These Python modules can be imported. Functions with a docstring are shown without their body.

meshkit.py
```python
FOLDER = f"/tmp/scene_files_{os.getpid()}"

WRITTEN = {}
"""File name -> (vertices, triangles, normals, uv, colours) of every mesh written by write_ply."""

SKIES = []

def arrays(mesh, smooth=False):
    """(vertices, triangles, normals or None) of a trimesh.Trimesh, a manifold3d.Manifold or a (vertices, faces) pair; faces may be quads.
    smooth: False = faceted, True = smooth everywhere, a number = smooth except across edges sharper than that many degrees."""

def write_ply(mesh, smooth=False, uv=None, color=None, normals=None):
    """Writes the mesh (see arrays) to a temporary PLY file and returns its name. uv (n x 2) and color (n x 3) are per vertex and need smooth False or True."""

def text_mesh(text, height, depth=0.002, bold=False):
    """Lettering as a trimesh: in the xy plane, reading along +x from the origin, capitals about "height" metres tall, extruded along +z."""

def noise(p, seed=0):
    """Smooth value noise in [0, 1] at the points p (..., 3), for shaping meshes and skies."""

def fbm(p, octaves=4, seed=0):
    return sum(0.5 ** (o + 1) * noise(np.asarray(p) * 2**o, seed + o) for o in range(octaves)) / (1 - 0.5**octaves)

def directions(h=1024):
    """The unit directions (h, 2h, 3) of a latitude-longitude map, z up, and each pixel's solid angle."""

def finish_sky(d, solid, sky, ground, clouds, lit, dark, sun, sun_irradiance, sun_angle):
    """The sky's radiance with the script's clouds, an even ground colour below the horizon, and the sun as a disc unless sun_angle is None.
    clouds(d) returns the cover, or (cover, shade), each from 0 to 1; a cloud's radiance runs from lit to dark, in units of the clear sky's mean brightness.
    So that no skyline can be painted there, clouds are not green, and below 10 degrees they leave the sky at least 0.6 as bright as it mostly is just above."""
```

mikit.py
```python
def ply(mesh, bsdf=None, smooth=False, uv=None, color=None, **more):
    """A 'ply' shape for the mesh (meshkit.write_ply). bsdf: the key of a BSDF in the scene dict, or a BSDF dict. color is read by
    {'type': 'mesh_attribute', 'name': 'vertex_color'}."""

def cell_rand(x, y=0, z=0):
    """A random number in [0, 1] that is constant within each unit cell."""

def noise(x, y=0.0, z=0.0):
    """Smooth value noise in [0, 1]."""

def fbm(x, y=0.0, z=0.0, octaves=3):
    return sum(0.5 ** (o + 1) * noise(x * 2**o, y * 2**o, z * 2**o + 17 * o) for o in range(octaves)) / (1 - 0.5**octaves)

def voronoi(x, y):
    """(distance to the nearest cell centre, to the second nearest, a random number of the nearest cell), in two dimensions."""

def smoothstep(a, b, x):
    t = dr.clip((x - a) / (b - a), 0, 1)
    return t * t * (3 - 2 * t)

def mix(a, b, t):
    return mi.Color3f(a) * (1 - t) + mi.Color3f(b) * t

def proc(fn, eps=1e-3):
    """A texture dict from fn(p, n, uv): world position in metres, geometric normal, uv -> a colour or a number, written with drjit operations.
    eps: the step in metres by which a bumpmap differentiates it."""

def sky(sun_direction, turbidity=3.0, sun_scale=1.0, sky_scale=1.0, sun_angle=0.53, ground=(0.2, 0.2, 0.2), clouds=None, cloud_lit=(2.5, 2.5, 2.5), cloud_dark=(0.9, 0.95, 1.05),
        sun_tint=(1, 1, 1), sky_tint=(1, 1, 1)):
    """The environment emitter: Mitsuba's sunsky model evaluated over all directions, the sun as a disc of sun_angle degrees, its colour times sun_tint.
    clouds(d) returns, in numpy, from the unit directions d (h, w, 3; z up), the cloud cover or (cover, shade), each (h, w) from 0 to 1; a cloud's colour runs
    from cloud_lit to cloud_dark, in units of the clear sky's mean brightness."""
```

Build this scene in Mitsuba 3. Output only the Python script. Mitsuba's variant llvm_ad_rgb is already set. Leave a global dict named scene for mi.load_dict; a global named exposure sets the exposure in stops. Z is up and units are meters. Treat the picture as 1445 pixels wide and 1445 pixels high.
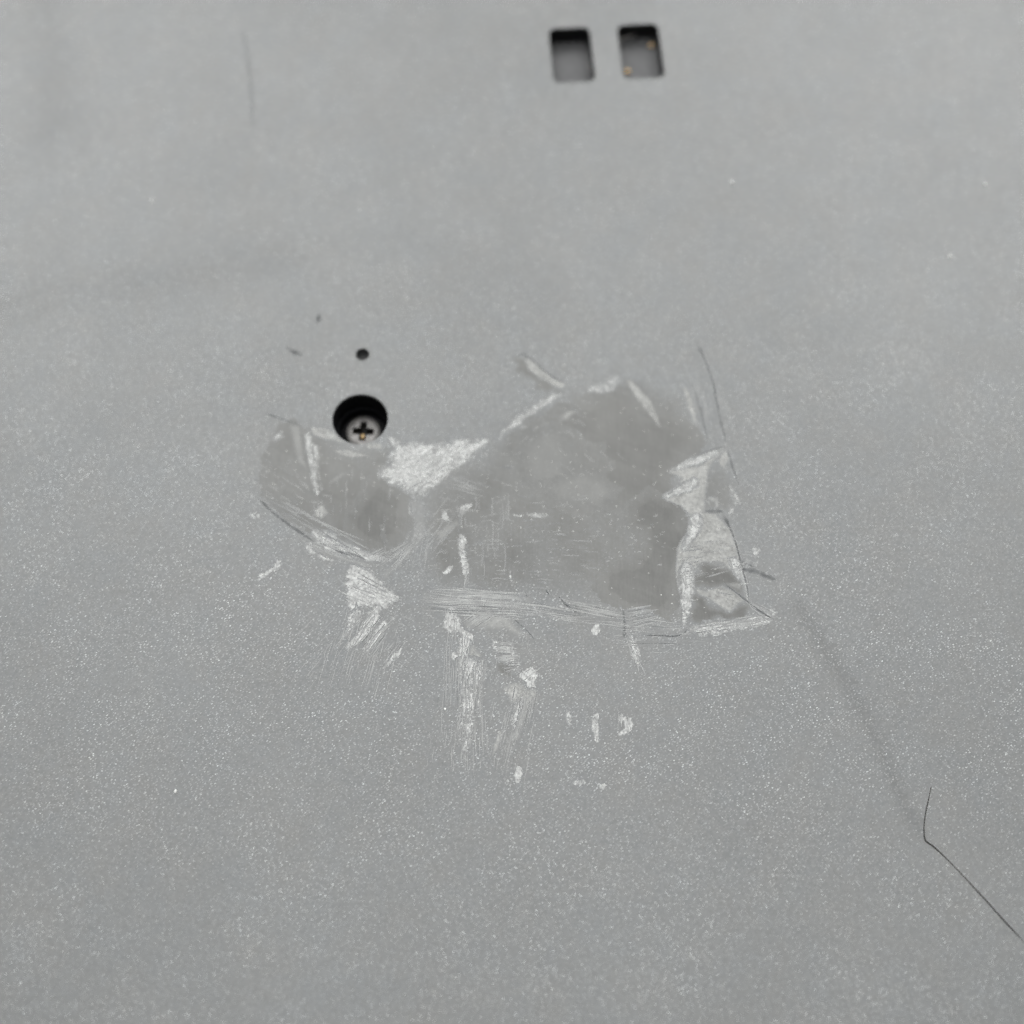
import math, random
import numpy as np, trimesh, shapely
from shapely.geometry import Polygon, Point, LineString
from scipy.spatial import Delaunay
import drjit as dr
import mitsuba as mi
import mikit, meshkit
from mikit import noise, fbm, voronoi, smoothstep, mix, cell_rand

scene, labels = {}, {}
T = mi.ScalarTransform4f
MM = 1e-3

# ---------------------------------------------------------------- camera, lamps, exposure
TILT = math.radians(23.0)                      # the close-up looks down on the casing, leaning away by 23 degrees
eye = np.array([0, 0, 98.0]) * MM
look = np.array([0, math.sin(TILT), -math.cos(TILT)])
scene['camera'] = {'type': 'thinlens', 'fov': 45.24, 'fov_axis': 'x', 'near_clip': 0.01, 'far_clip': 20.0,
                   'aperture_radius': 1.5 * MM, 'focus_distance': 100.0 * MM,
                   'to_world': T().look_at(origin=eye.tolist(), target=(eye + look).tolist(), up=[0, 1, 0])}
exposure = 0.0


def lamp(key, at, size, radiance, label):
    at = np.array(at, float)
    scene[key] = {'type': 'rectangle', 'to_world': T().look_at(origin=at.tolist(), target=[0, 0.05, 0], up=[0.01, 0.02, 1]) @ T().scale([size[0] / 2, size[1] / 2, 1]),
                  'bsdf': {'type': 'diffuse', 'reflectance': {'type': 'rgb', 'value': [0.8, 0.8, 0.8]}},
                  'emitter': {'type': 'area', 'radiance': {'type': 'rgb', 'value': radiance}}}
    labels[key] = {'label': label, 'category': 'lamp'}


lamp('panel_lamp', (0.95, 1.75, 1.65), (1.5, 1.3), [4.95, 4.97, 4.95], 'large soft panel lamp behind and to the right of the casing')
lamp('panel_lamp_001', (-0.95, 1.6, 1.7), (1.5, 1.3), [4.7, 4.74, 4.74], 'large soft panel lamp behind and to the left of the casing')
lamp('panel_lamp_002', (0.0, 0.25, 2.3), (2.4, 1.6), [1.75, 1.76, 1.76], 'wide soft panel lamp high above the casing')


# ---------------------------------------------------------------- materials
def flakes(x, y):
    """Metal flakes in the paint: brightness added at (x, y) in mm."""
    u, v = 0.83 * x + 0.56 * y, 0.83 * y - 0.56 * x
    d, _, r = voronoi(u * 4.5, v * 6.2)
    patch = 0.25 + 1.5 * fbm(x * 0.30, y * 0.30, 14.0, octaves=3)      # flakes crowd in places
    small = smoothstep(0.55, 0.12, d) * (0.105 * smoothstep(0.25, 0.95, r) + 0.17 * smoothstep(0.92, 1.0, r))
    d2, _, r2 = voronoi(x * 2.3 + 40, y * 2.6)
    big = smoothstep(0.21, 0.06, d2) * smoothstep(0.86, 1.0, r2)
    return small * patch, big * patch


def smear(x, y, pts, w):
    """0..1: a soft dirt smear along the polyline."""
    d = mi.Float(1e3)
    for (x0, y0), (x1, y1) in zip(pts[:-1], pts[1:]):
        ex, ey = x1 - x0, y1 - y0
        t = dr.clip(((x - x0) * ex + (y - y0) * ey) / (ex * ex + ey * ey), 0, 1)
        d = dr.minimum(d, dr.sqrt(dr.square(x - x0 - t * ex) + dr.square(y - y0 - t * ey)))
    return dr.exp(-dr.square(d / w))


SMEARS = [([(24.0, 33.0), (27.4, 26.6), (29.4, 21.4), (30.7, 17.2), (31.8, 14.4)], 0.75, 0.12), ([(-47.8, 62.5), (-40.1, 64.3), (-30.9, 65.9), (-21.7, 68.0)], 2.8, 0.10),
          ([(-49.4, 100.1), (-46.8, 89.7), (-46.2, 83.3)], 2.6, 0.11)]


def paint(p):
    x, y = p.x * 1000, p.y * 1000
    cloud = fbm(x * 0.11, y * 0.11, 5.0, octaves=3) - 0.5
    fine = fbm(x * 5.2, y * 6.4, 1.0, octaves=2) - 0.5
    v = 0.270 * (1 + 0.10 * cloud + 0.22 * fine)
    for pts, w, k in SMEARS:
        v *= 1 - k * smear(x, y, pts, w) * (0.75 + 0.5 * noise(x * 0.2, y * 0.2))
    small, big = flakes(x, y)
    tint = noise(x * 2.1, y * 2.1, 9.0) - 0.5
    v = v + small + 0.22 * big
    warm = 0.022 * (fbm(x * 0.35, y * 0.35, 21.0, octaves=2) - 0.5)
    return mi.Color3f(v * (0.979 + warm - 0.01 * tint), v, v * (0.990 - warm + 0.015 * tint)), small, big


def paint_color(p, n, uv):
    return paint(p)[0]


def residue(p, big):                           # the colour of the grey residue film
    x, y = p.x * 1000, p.y * 1000
    v = 0.214 * (1 + 0.36 * (fbm(x * 0.24, y * 0.24, 4.0) - 0.5) + 0.13 * (fbm(x * 8, y * 0.9, 1.0, octaves=2) - 0.5) + 0.10 * (noise(x * 1.5 + y * 3.0, y * 0.6 - x * 0.3) - 0.5) + 0.08 * (noise(x * 11, y * 11, 2.0) - 0.5)) + 0.40 * big
    return mi.Color3f(v * 1.0, v * 1.0, v * 0.955)


def under(p, filmed):                          # what a sheet of wear lies on: the paint, or paint already under a thin film
    c, small, big = paint(p)
    if filmed:
        c = mix(c, residue(p, big), 0.72)
        small = 0.25 * small
    return c, small, big


def film_color(filmed):                        # grey residue; uv.x: how thick it lies
    def fn(p, n, uv):
        c, small, big = under(p, filmed)
        x, y = p.x * 1000, p.y * 1000
        w = dr.clip(uv.x * 1.35 + (fbm(x * 0.7, y * 0.5, 2.0, octaves=4) - 0.5) * 1.1 * smoothstep(0.0, 0.5, uv.x) * (1 - uv.x * 0.75), 0, 1)
        return mix(c, residue(p, big) * (1 - 0.11 * smoothstep(0.75, 0.95, uv.x)), w)
    return fn


def grain(p, uv):                              # rubbing streaks: uv.y is mm across the rubbing direction, so the rest of p is mm along it
    x, y = p.x * 1000, p.y * 1000
    along = dr.sqrt(dr.maximum(x * x + y * y - uv.y * uv.y, 0.0))
    s = 0.6 * noise(uv.y * 7.5, along * 0.8, 1.0) + 0.4 * noise(uv.y * 2.6, along * 0.35, 2.0)
    return 0.34 * s + 0.48 * fbm(x * 7.0, y * 7.0, 6.0, octaves=2) + 0.18 * noise(x * 1.8, y * 1.8, 12.0)


def scuff_color(filmed):                       # chalky white where the paint is rubbed; uv.x: how hard
    def fn(p, n, uv):
        c, small, big = under(p, filmed)
        x, y = p.x * 1000, p.y * 1000
        g = grain(p, uv)
        w = smoothstep(-0.05, 0.80, uv.x * 1.0 + (g - 0.52) * 1.9 * smoothstep(0.0, 0.3, uv.x)) * smoothstep(0.0, 0.12, uv.x)
        v = 0.55 + 0.46 * (fbm(x * 6.0 + 31, y * 6.0, 2.0, octaves=2) - 0.5) + 0.45 * (g - 0.5) + 0.4 * small + 0.3 * big
        return mix(c, mi.Color3f(v * 0.99, v * 1.0, v * 0.975), w)
    return fn


def frost_color(filmed):                       # smooth pale film, see-through at its rim
    def fn(p, n, uv):
        c, small, big = under(p, filmed)
        x, y = p.x * 1000, p.y * 1000
        g = grain(p, uv)
        rough = smoothstep(0.36, 0.7, uv.x)
        w = smoothstep(0.0, 0.75, uv.x + (g - 0.5) * 0.8 * rough)
        v = 0.40 + 0.16 * (fbm(x * 0.9, y * 0.9, 7.0) - 0.5) + 0.30 * rough * (g - 0.5) + 0.22 * rough * (fbm(x * 6, y * 6, 3.0) - 0.5) + 0.35 * small + 0.25 * big
        return mix(c, mi.Color3f(v * 0.995, v * 1.0, v * 0.96), w)
    return fn


def dark_color(p, n, uv):
    c, small, big = paint(p)
    x, y = p.x * 1000, p.y * 1000
    w = dr.clip(uv.x * (0.65 + 0.7 * noise(x * 3.0, y * 3.0, 8.0)), 0, 1)
    return mix(c, mi.Color3f(0.055, 0.06, 0.062), w)


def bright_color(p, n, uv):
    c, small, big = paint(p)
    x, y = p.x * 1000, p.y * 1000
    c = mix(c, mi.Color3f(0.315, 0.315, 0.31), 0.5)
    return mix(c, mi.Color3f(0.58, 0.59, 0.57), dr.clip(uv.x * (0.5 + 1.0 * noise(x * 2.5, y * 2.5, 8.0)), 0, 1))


def paint_bump(p, n, uv):
    x, y = p.x * 1000, p.y * 1000
    return 1e-3 * (0.010 * noise(x * 3.2, y * 3.2, 1.0) + 0.004 * noise(x * 8.0, y * 8.0, 2.0))


def scuff_bump(p, n, uv):
    return 1e-3 * 0.035 * grain(p, uv)


def rgb(*c):
    return {'type': 'rgb', 'value': list(c)}


def coat(color, rough, metal=0.0, bump=None, spec=0.5):
    b = {'type': 'principled', 'base_color': mikit.proc(color), 'roughness': rough, 'metallic': metal, 'specular': spec}
    if bump:
        b = {'type': 'bumpmap', 'arbitrary': mikit.proc(bump, eps=4e-5), 'scale': 1.0, 'bsdf': b}
    return {'type': 'twosided', 'bsdf': b}


scene['paint_bsdf'] = coat(paint_color, 0.48, 0.18, paint_bump)
for tail, filmed in (('', False), ('_on_film', True)):
    scene['film_bsdf' + tail] = coat(film_color(filmed), 0.48, 0.16)
    scene['scuff_bsdf' + tail] = coat(scuff_color(filmed), 0.55, 0.1, scuff_bump)
    scene['frost_bsdf' + tail] = coat(frost_color(filmed), 0.5, 0.1)
scene['dark_bsdf'] = coat(dark_color, 0.5, 0.15)
scene['bright_bsdf'] = coat(bright_color, 0.5, 0.15)


def floor_color(p, n, uv):
    x, y = p.x * 1000, p.y * 1000
    v = 0.135 * (1 + 0.25 * (fbm(x * 2.0, y * 2.0, 3.0) - 0.5) + 0.15 * (noise(x * 9, y * 9) - 0.5))
    return mi.Color3f(v * 0.98, v * 0.985, v)


def screw_color(p, n, uv):
    x, y = p.x * 1000, p.y * 1000
    v = 0.27 + 0.30 * (fbm(x * 5, y * 5, p.z * 5000, octaves=3) - 0.5)
    return mi.Color3f(v * 1.02, v * 0.985, v * 0.95)


def plain(c, rough, metal=0.0, spec=0.5):
    return {'type': 'twosided', 'bsdf': {'type': 'principled', 'base_color': rgb(*c), 'roughness': rough, 'metallic': metal, 'specular': spec}}


scene['sleeve_bsdf'] = plain((0.009, 0.0095, 0.012), 0.5, 0, 0.2)
scene['slot_wall_bsdf'] = plain((0.03, 0.03, 0.033), 0.6, 0, 0.3)
scene['slot_floor_bsdf'] = coat(floor_color, 0.6)
scene['pin_bsdf'] = plain((0.13, 0.13, 0.132), 0.6, 0, 0.3)
scene['screw_bsdf'] = coat(screw_color, 0.42, 0.55)
scene['recess_bsdf'] = plain((0.03, 0.028, 0.026), 0.6, 0, 0.3)
scene['brass_bsdf'] = plain((0.78, 0.56, 0.30), 0.35, 0.6)
scene['hair_bsdf'] = plain((0.06, 0.055, 0.05), 0.35)
scene['fibre_bsdf'] = plain((0.55, 0.53, 0.5), 0.6)
scene['dust_bsdf'] = plain((0.88, 0.88, 0.85), 0.7)


# ---------------------------------------------------------------- outlines of the wear in mm on the casing: outline, strength, softness, rubbing direction
FILM = [
    ('worn_patch', [[-7.81, 43.11], [-5.13, 45.01], [-2.04, 47.21], [0.79, 50.59], [4.31, 52.74], [8.19, 54.19], [10.47, 55.07], [12.18, 54.34], [13.91, 52.89], [15.49, 52.53], [16.43, 50.02], [16.48, 47.77], [14.51, 46.18], [13.38, 44.6], [13.72, 42.77], [14.74, 41.1], [14.93, 38.99], [14.07, 36.53], [13.96, 33.35], [14.18, 31.79], [12.27, 31.48], [9.93, 32.23], [7.74, 34.23], [4.63, 34.36], [1.04, 34.11], [-2.54, 34.49], [-6.62, 35.12], [-7.28, 37.17], [-7.49, 40.44]], 0.55, 1.7, 'broad greyish film of residue in the middle of the worn area'),
    ('worn_patch', [[0.78, 47.21], [1.42, 49.67], [4.29, 51.45], [8.16, 53.18], [10.11, 53.98], [12.23, 51.09], [13.81, 50.88], [15.98, 50.02], [16.67, 47.77], [14.51, 46.18], [13.38, 44.6], [13.72, 42.77], [12.15, 42.03], [9.08, 42.3], [6.64, 43.11], [4.2, 45.28], [1.71, 45.56]], 0.85, 1.6, None),
    ('worn_patch', [[1.4, 45.56], [0.97, 48.26], [2.37, 50.02], [5.52, 49.17], [7.99, 47.21], [8.55, 45.01], [4.82, 45.01]], 0.5, 1.6, None),
    ('worn_patch', [[9.32, 40.44], [11.29, 43.78], [13.74, 43.11], [14.98, 41.1], [15.02, 38.47], [14.13, 36.53], [13.93, 32.73], [12.27, 31.61], [8.77, 32.98], [6.91, 34.61], [7.68, 36.53], [11.01, 36.85], [11.71, 39.12]], 0.95, 1.2, None),
    ('worn_patch', [[-20.6, 49.17], [-17.22, 49.6], [-12.72, 47.91], [-10.19, 47.35], [-11.03, 45.01], [-10.06, 43.78], [-8.48, 42.77], [-8.1, 40.44], [-8.96, 38.6], [-10.74, 37.69], [-13.18, 38.14], [-15.87, 39.45], [-17.93, 41.1], [-20.38, 42.77], [-21.5, 44.46], [-21.18, 46.87]], 0.7, 2.0, 'greyish film of residue below and left of the screw hole'),
    ('worn_patch', [[-13.43, 43.11], [-12.59, 45.15], [-11.02, 44.6], [-9.29, 43.11], [-8.6, 40.77], [-9.87, 38.79], [-12.28, 38.34], [-14.27, 39.25], [-14.14, 41.43]], 0.95, 1.3, None),
    ('worn_patch', [[-17.79, 48.61], [-15.91, 48.82], [-13.98, 47.91], [-10.51, 47.49], [-11.37, 45.49], [-13.28, 46.52], [-15.76, 46.18], [-17.39, 47.21]], 0.7, 1.2, None),
    ('worn_patch', [[15.65, 36.61], [17.1, 36.77], [18.17, 36.83], [18.74, 35.97], [19.48, 35.04], [19.58, 33.86], [18.69, 34.38], [17.73, 34.84], [16.45, 34.32], [15.62, 34.91]], 0.95, 0.8, None),
    ('worn_patch', [[15.18, 33.73], [15.68, 33.86], [16.89, 33.44], [18.18, 32.43], [18.83, 32.95], [19.72, 33.21], [19.83, 32.3], [17.53, 31.98], [16.77, 31.59], [14.81, 31.66]], 0.9, 0.9, None),
    ('worn_patch', [[16.94, 43.89], [17.34, 45.52], [18.07, 45.88], [18.67, 45.17], [19.21, 43.61], [18.69, 41.66], [16.71, 41.63]], 0.5, 0.8, None),
    ('worn_patch', [[-0.93, 28.31], [-0.32, 28.56], [0.04, 27.56], [0.4, 26.69], [-0.44, 26.63], [-0.92, 27.19]], 0.9, 0.7, None),
    ('worn_patch', [[-1.68, 32.12], [-1.06, 32.45], [0.17, 31.48], [0.41, 30.84], [0.04, 30.71], [-0.82, 31.48]], 0.6, 0.7, None),
    ('worn_patch', [[-0.03, 56.64], [0.94, 57.34], [1.48, 56.1], [2.54, 54.95], [3.86, 53.97], [4.93, 53.74], [3.85, 53.18], [2.53, 53.66], [1.33, 54.73], [0.4, 55.64]], 0.75, 0.7, 'faint grey edge along the curved chip'),
    ('worn_patch', [[-21.46, 47.21], [-20.41, 50.02], [-18.77, 49.17], [-17.48, 43.78], [-15.88, 39.64], [-18.52, 40.77], [-21.89, 43.11]], 0.45, 1.6, None),
]
SCUFF = [
    ('scuff', [[-10.99, 48.06], [-9.69, 48.18], [-7.08, 48.06], [-5.78, 48.2], [-2.39, 48.71], [-2.64, 48.06], [-3.67, 46.9], [-5.15, 45.83], [-6.47, 44.41], [-8.1, 42.93], [-9.41, 43.84], [-11.25, 44.83], [-10.91, 45.97], [-10.32, 47.41]], 1.15, 1.1, 33.0, 'white scuffed triangle right of the screw hole', 0),
    ('scuff', [[-14.05, 36.18], [-13.17, 36.72], [-12.29, 36.45], [-11.5, 35.65], [-10.46, 34.6], [-9.5, 33.75], [-10.4, 32.96], [-11.13, 32.77], [-12.26, 33.16], [-12.96, 32.25], [-13.64, 32.45], [-13.71, 33.68], [-14.19, 34.6]], 1.49, 0.9, -28.0, 'white scuffed blob below the left worn patch', 0),
    ('scuff', [[-11.88, 33.03], [-10.88, 32.77], [-11.09, 31.87], [-11.67, 30.97], [-12.71, 29.69], [-13.65, 29.13], [-13.51, 29.82], [-12.76, 30.71], [-12.2, 31.99]], 1.31, 0.9, -116.0, None, 0),
    ('scuff', [[-16.7, 39.01], [-15.75, 40.03], [-15.07, 39.28], [-14.38, 38.13], [-14.84, 37.36], [-15.57, 36.98], [-16.6, 37.52], [-16.93, 38.33]], 1.25, 0.9, -20.0, None, 0),
    ('scuff', [[-17.15, 41.82], [-16.52, 42.38], [-15.89, 41.47], [-16.5, 40.92], [-16.99, 41.31]], 1.01, 0.8, None, None, 1),
    ('scuff', [[-18.16, 47.84], [-17.12, 47.91], [-17.06, 45.97], [-16.58, 43.84], [-16.94, 43.35], [-17.42, 44.41], [-17.77, 45.83]], 0.95, 0.7, None, None, 0),
    ('scuff', [[-17.92, 49.86], [-16.3, 49.59], [-15.59, 49.01], [-14.86, 48.31], [-16.77, 48.68], [-17.77, 49.12]], 0.65, 0.35, None, None, 1),
    ('scuff', [[-13.02, 48.23], [-11.65, 48.16], [-11.47, 47.61], [-12.81, 47.76]], 0.65, 0.35, None, None, 1),
    ('scuff', [[-15.79, 47.49], [-14.62, 47.62], [-13.56, 47.26], [-12.45, 46.98], [-14.32, 46.86], [-15.28, 47.18]], 0.75, 0.35, None, None, 1),
    ('scuff', [[18.95, 47.72], [16.45, 46.96], [13.99, 45.74], [13.77, 45.31], [14.91, 44.81], [14.49, 44.18], [13.13, 43.19], [13.48, 42.61], [14.64, 42.19], [15.38, 41.36], [15.08, 39.73], [16.47, 39.73], [16.67, 41.52], [16.99, 43.89], [17.3, 45.52], [17.72, 46.45]], 0.95, 0.7, 27.0, 'pale scuffed wedge at the right end of the worn area', 1),
    ('scuff', [[15.14, 39.74], [15.36, 41.39], [16.71, 41.55], [17.65, 41.39], [18.12, 40.81], [18.93, 39.6], [19.29, 37.97], [19.58, 36.37], [19.97, 34.65], [19.99, 33.6], [19.71, 33.44], [19.36, 35.04], [18.68, 36.07], [17.99, 36.97], [17.12, 37.03], [16.11, 36.9], [15.73, 36.77], [15.47, 35.57], [15.32, 34.51], [14.96, 33.21], [14.71, 31.53], [14.4, 30.86], [14.35, 32.3], [14.61, 34.25], [13.99, 34.78], [13.92, 36.23], [14.17, 38.11], [14.46, 38.92]], 0.95, 0.55, 7.0, 'pale scuff forked into two legs at the right end of the worn area', 1),
    ('scuff', [[18.19, 46.67], [18.94, 47.63], [19.14, 46.74], [18.71, 45.71], [18.24, 46.1]], 1.15, 0.6, None, None, 1),
    ('scuff', [[18.61, 41.45], [19.3, 42.15], [19.32, 41.59], [18.86, 41.31]], 0.8, 0.4, None, None, 0),
    ('scuff', [[15.33, 34.75], [16.2, 34.36], [17.72, 34.8], [18.69, 34.41], [19.65, 33.6], [18.9, 33.08], [18.3, 32.4], [17.61, 32.79], [16.77, 33.57], [15.68, 33.96]], 0.85, 0.8, -18.0, None, 1),
    ('scuff', [[14.79, 31.21], [15.78, 31.46], [17.53, 31.85], [19.75, 32.04], [21.61, 32.24], [22.21, 32.71], [22.0, 31.76], [20.18, 31.21], [17.94, 30.73], [15.47, 30.38], [14.75, 30.63]], 0.6, 0.9, 12.0, None, 0),
    ('scuff', [[9.42, 30.25], [10.1, 30.53], [10.53, 29.11], [10.74, 27.71], [10.35, 27.67], [9.74, 29.11]], 1.2, 0.6, None, 'short bright white scuff under the lower edge of the worn area', 0),
    ('scuff', [[-5.74, 32.55], [-4.86, 33.0], [-4.45, 31.9], [-3.53, 30.81], [-3.22, 29.73], [-3.49, 27.72], [-3.79, 27.6], [-4.65, 27.97], [-4.92, 28.47], [-4.46, 29.73], [-4.33, 30.88], [-5.31, 30.69], [-5.57, 31.39]], 1.49, 0.9, -101.0, 'long white scuff running down below the worn area', 0),
    ('scuff', [[-3.92, 27.97], [-3.49, 27.85], [-3.59, 26.36], [-3.4, 25.37], [-3.91, 23.31], [-4.44, 22.8], [-4.39, 23.91], [-3.95, 25.86]], 1.19, 0.7, -101.0, None, 0),
    ('scuff', [[-3.59, 30.11], [-1.99, 28.47], [-2.09, 26.36], [-2.79, 24.4], [-3.13, 22.71], [-3.4, 20.8], [-3.62, 19.63], [-3.86, 19.86], [-4.19, 22.11], [-3.64, 25.13]], 0.71, 1.3, -104.0, None, 1),
    ('scuff', [[1.16, 27.47], [1.83, 27.78], [2.25, 27.37], [1.82, 26.6], [1.76, 25.86], [1.34, 25.96], [1.1, 26.73], [0.56, 26.85]], 1.43, 0.7, None, None, 0),
    ('scuff', [[-0.65, 26.11], [0.8, 26.48], [1.76, 25.86], [1.99, 25.13], [1.27, 23.91], [0.9, 22.71], [0.55, 21.51], [-0.22, 21.39], [0.31, 23.19], [0.91, 24.64], [-0.04, 24.58]], 0.77, 1.1, -112.0, None, 1),
    ('scuff', [[4.43, 24.34], [4.78, 24.03], [4.92, 22.95], [4.6, 22.56], [4.38, 23.31]], 1.19, 0.6, None, None, 0),
    ('scuff', [[6.41, 23.73], [6.77, 23.85], [7.07, 23.55], [6.95, 22.71], [7.09, 21.75], [6.71, 21.45], [6.53, 22.35]], 1.55, 0.5, None, None, 0),
    ('scuff', [[8.4, 23.52], [9.07, 23.84], [9.75, 23.16], [9.6, 22.65], [9.09, 22.08], [8.48, 22.11], [8.85, 22.53], [9.12, 22.89]], 1.49, 0.5, None, 'small white hook shaped scuff, rightmost of the three below the worn area', 0),
    ('scuff', [[9.42, 22.05], [9.85, 21.51], [9.54, 21.51]], 1.13, 0.4, None, None, 0),
    ('scuff', [[-1.11, 22.53], [-0.76, 22.35], [-1.08, 20.92], [-1.62, 20.15], [-1.46, 21.16]], 0.95, 0.8, -109.0, None, 1),
    ('scuff', [[0.54, 19.74], [0.92, 19.51], [0.68, 18.58], [0.19, 18.17], [0.28, 19.16]], 1.07, 0.8, -107.0, None, 0),
    ('scuff', [[-0.63, 18.58], [-0.34, 18.69], [-0.22, 18.23], [-0.49, 18.11]], 1.13, 0.6, None, None, 0),
    ('scuff', [[6.64, 31.2], [7.17, 31.45], [7.36, 30.94], [6.95, 30.47]], 1.43, 0.7, None, None, 0),
    ('scuff', [[3.73, 29.61], [4.12, 29.48], [4.02, 28.35], [3.81, 28.35]], 0.95, 0.6, None, None, 0),
    ('scuff', [[4.73, 18.23], [5.79, 18.52], [5.89, 18.0], [4.84, 17.88]], 0.53, 1.0, None, None, 0),
    ('scuff', [[6.83, 18.11], [7.53, 18.29], [7.46, 17.83], [7.0, 17.88]], 0.77, 0.8, None, None, 0),
    ('scuff', [[10.29, 54.54], [10.77, 54.7], [11.81, 53.36], [12.56, 52.46], [13.03, 51.12], [13.33, 49.65], [12.71, 50.45], [11.84, 51.72], [11.04, 53.06]], 0.7, 0.6, None, None, 1),
    ('scuff', [[15.37, 53.82], [15.83, 54.0], [16.28, 52.61], [16.59, 51.42], [16.5, 49.94], [16.16, 50.38], [15.81, 51.72]], 0.7, 0.6, None, None, 1),
    ('scuff', [[1.08, 56.84], [1.75, 56.75], [2.81, 55.64], [3.87, 54.7], [4.87, 54.24], [4.66, 53.74], [3.86, 53.94], [2.54, 54.8], [1.47, 55.72]], 0.7, 0.5, None, 'pale curved chip above the worn area', 1),
    ('scuff', [[4.15, 50.82], [4.89, 51.49], [6.21, 51.6], [4.87, 50.45]], 0.55, 0.9, None, None, 1),
    ('scuff', [[-0.38, 41.33], [1.15, 41.41], [2.42, 41.55], [3.44, 41.31], [2.42, 41.08], [1.27, 41.22]], 1.3, 0.35, None, 'short bright horizontal scratch in the middle of the worn area', 0),
    ('scuff', [[-4.6, 38.87], [-4.32, 39.48], [-3.97, 39.01], [-3.95, 37.79], [-3.56, 36.85], [-3.55, 36.12], [-3.92, 35.32], [-4.1, 36.32], [-4.54, 37.66]], 1.0, 0.7, -82.0, None, 0),
    ('scuff', [[-6.14, 41.61], [-5.8, 41.78], [-5.4, 40.92], [-5.9, 40.76]], 0.8, 0.8, None, None, 0),
    ('scuff', [[-5.25, 41.89], [-3.66, 42.47], [-3.47, 42.03], [-4.29, 41.41], [-4.6, 41.34]], 0.75, 0.8, None, None, 0),
    ('scuff', [[-6.67, 39.82], [-4.91, 40.92], [-4.4, 40.65], [-5.89, 39.14], [-6.52, 38.87]], 0.42, 1.4, None, None, 1),
    ('scuff', [[-5.95, 35.92], [-5.34, 36.58], [-5.02, 36.45], [-5.63, 35.59]], 0.55, 0.8, None, None, 0),
    ('scuff', [[-0.31, 36.61], [-0.08, 36.18], [0.08, 34.86], [-0.05, 34.53], [-0.18, 35.65]], 0.9, 0.3, None, None, 0),
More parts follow.
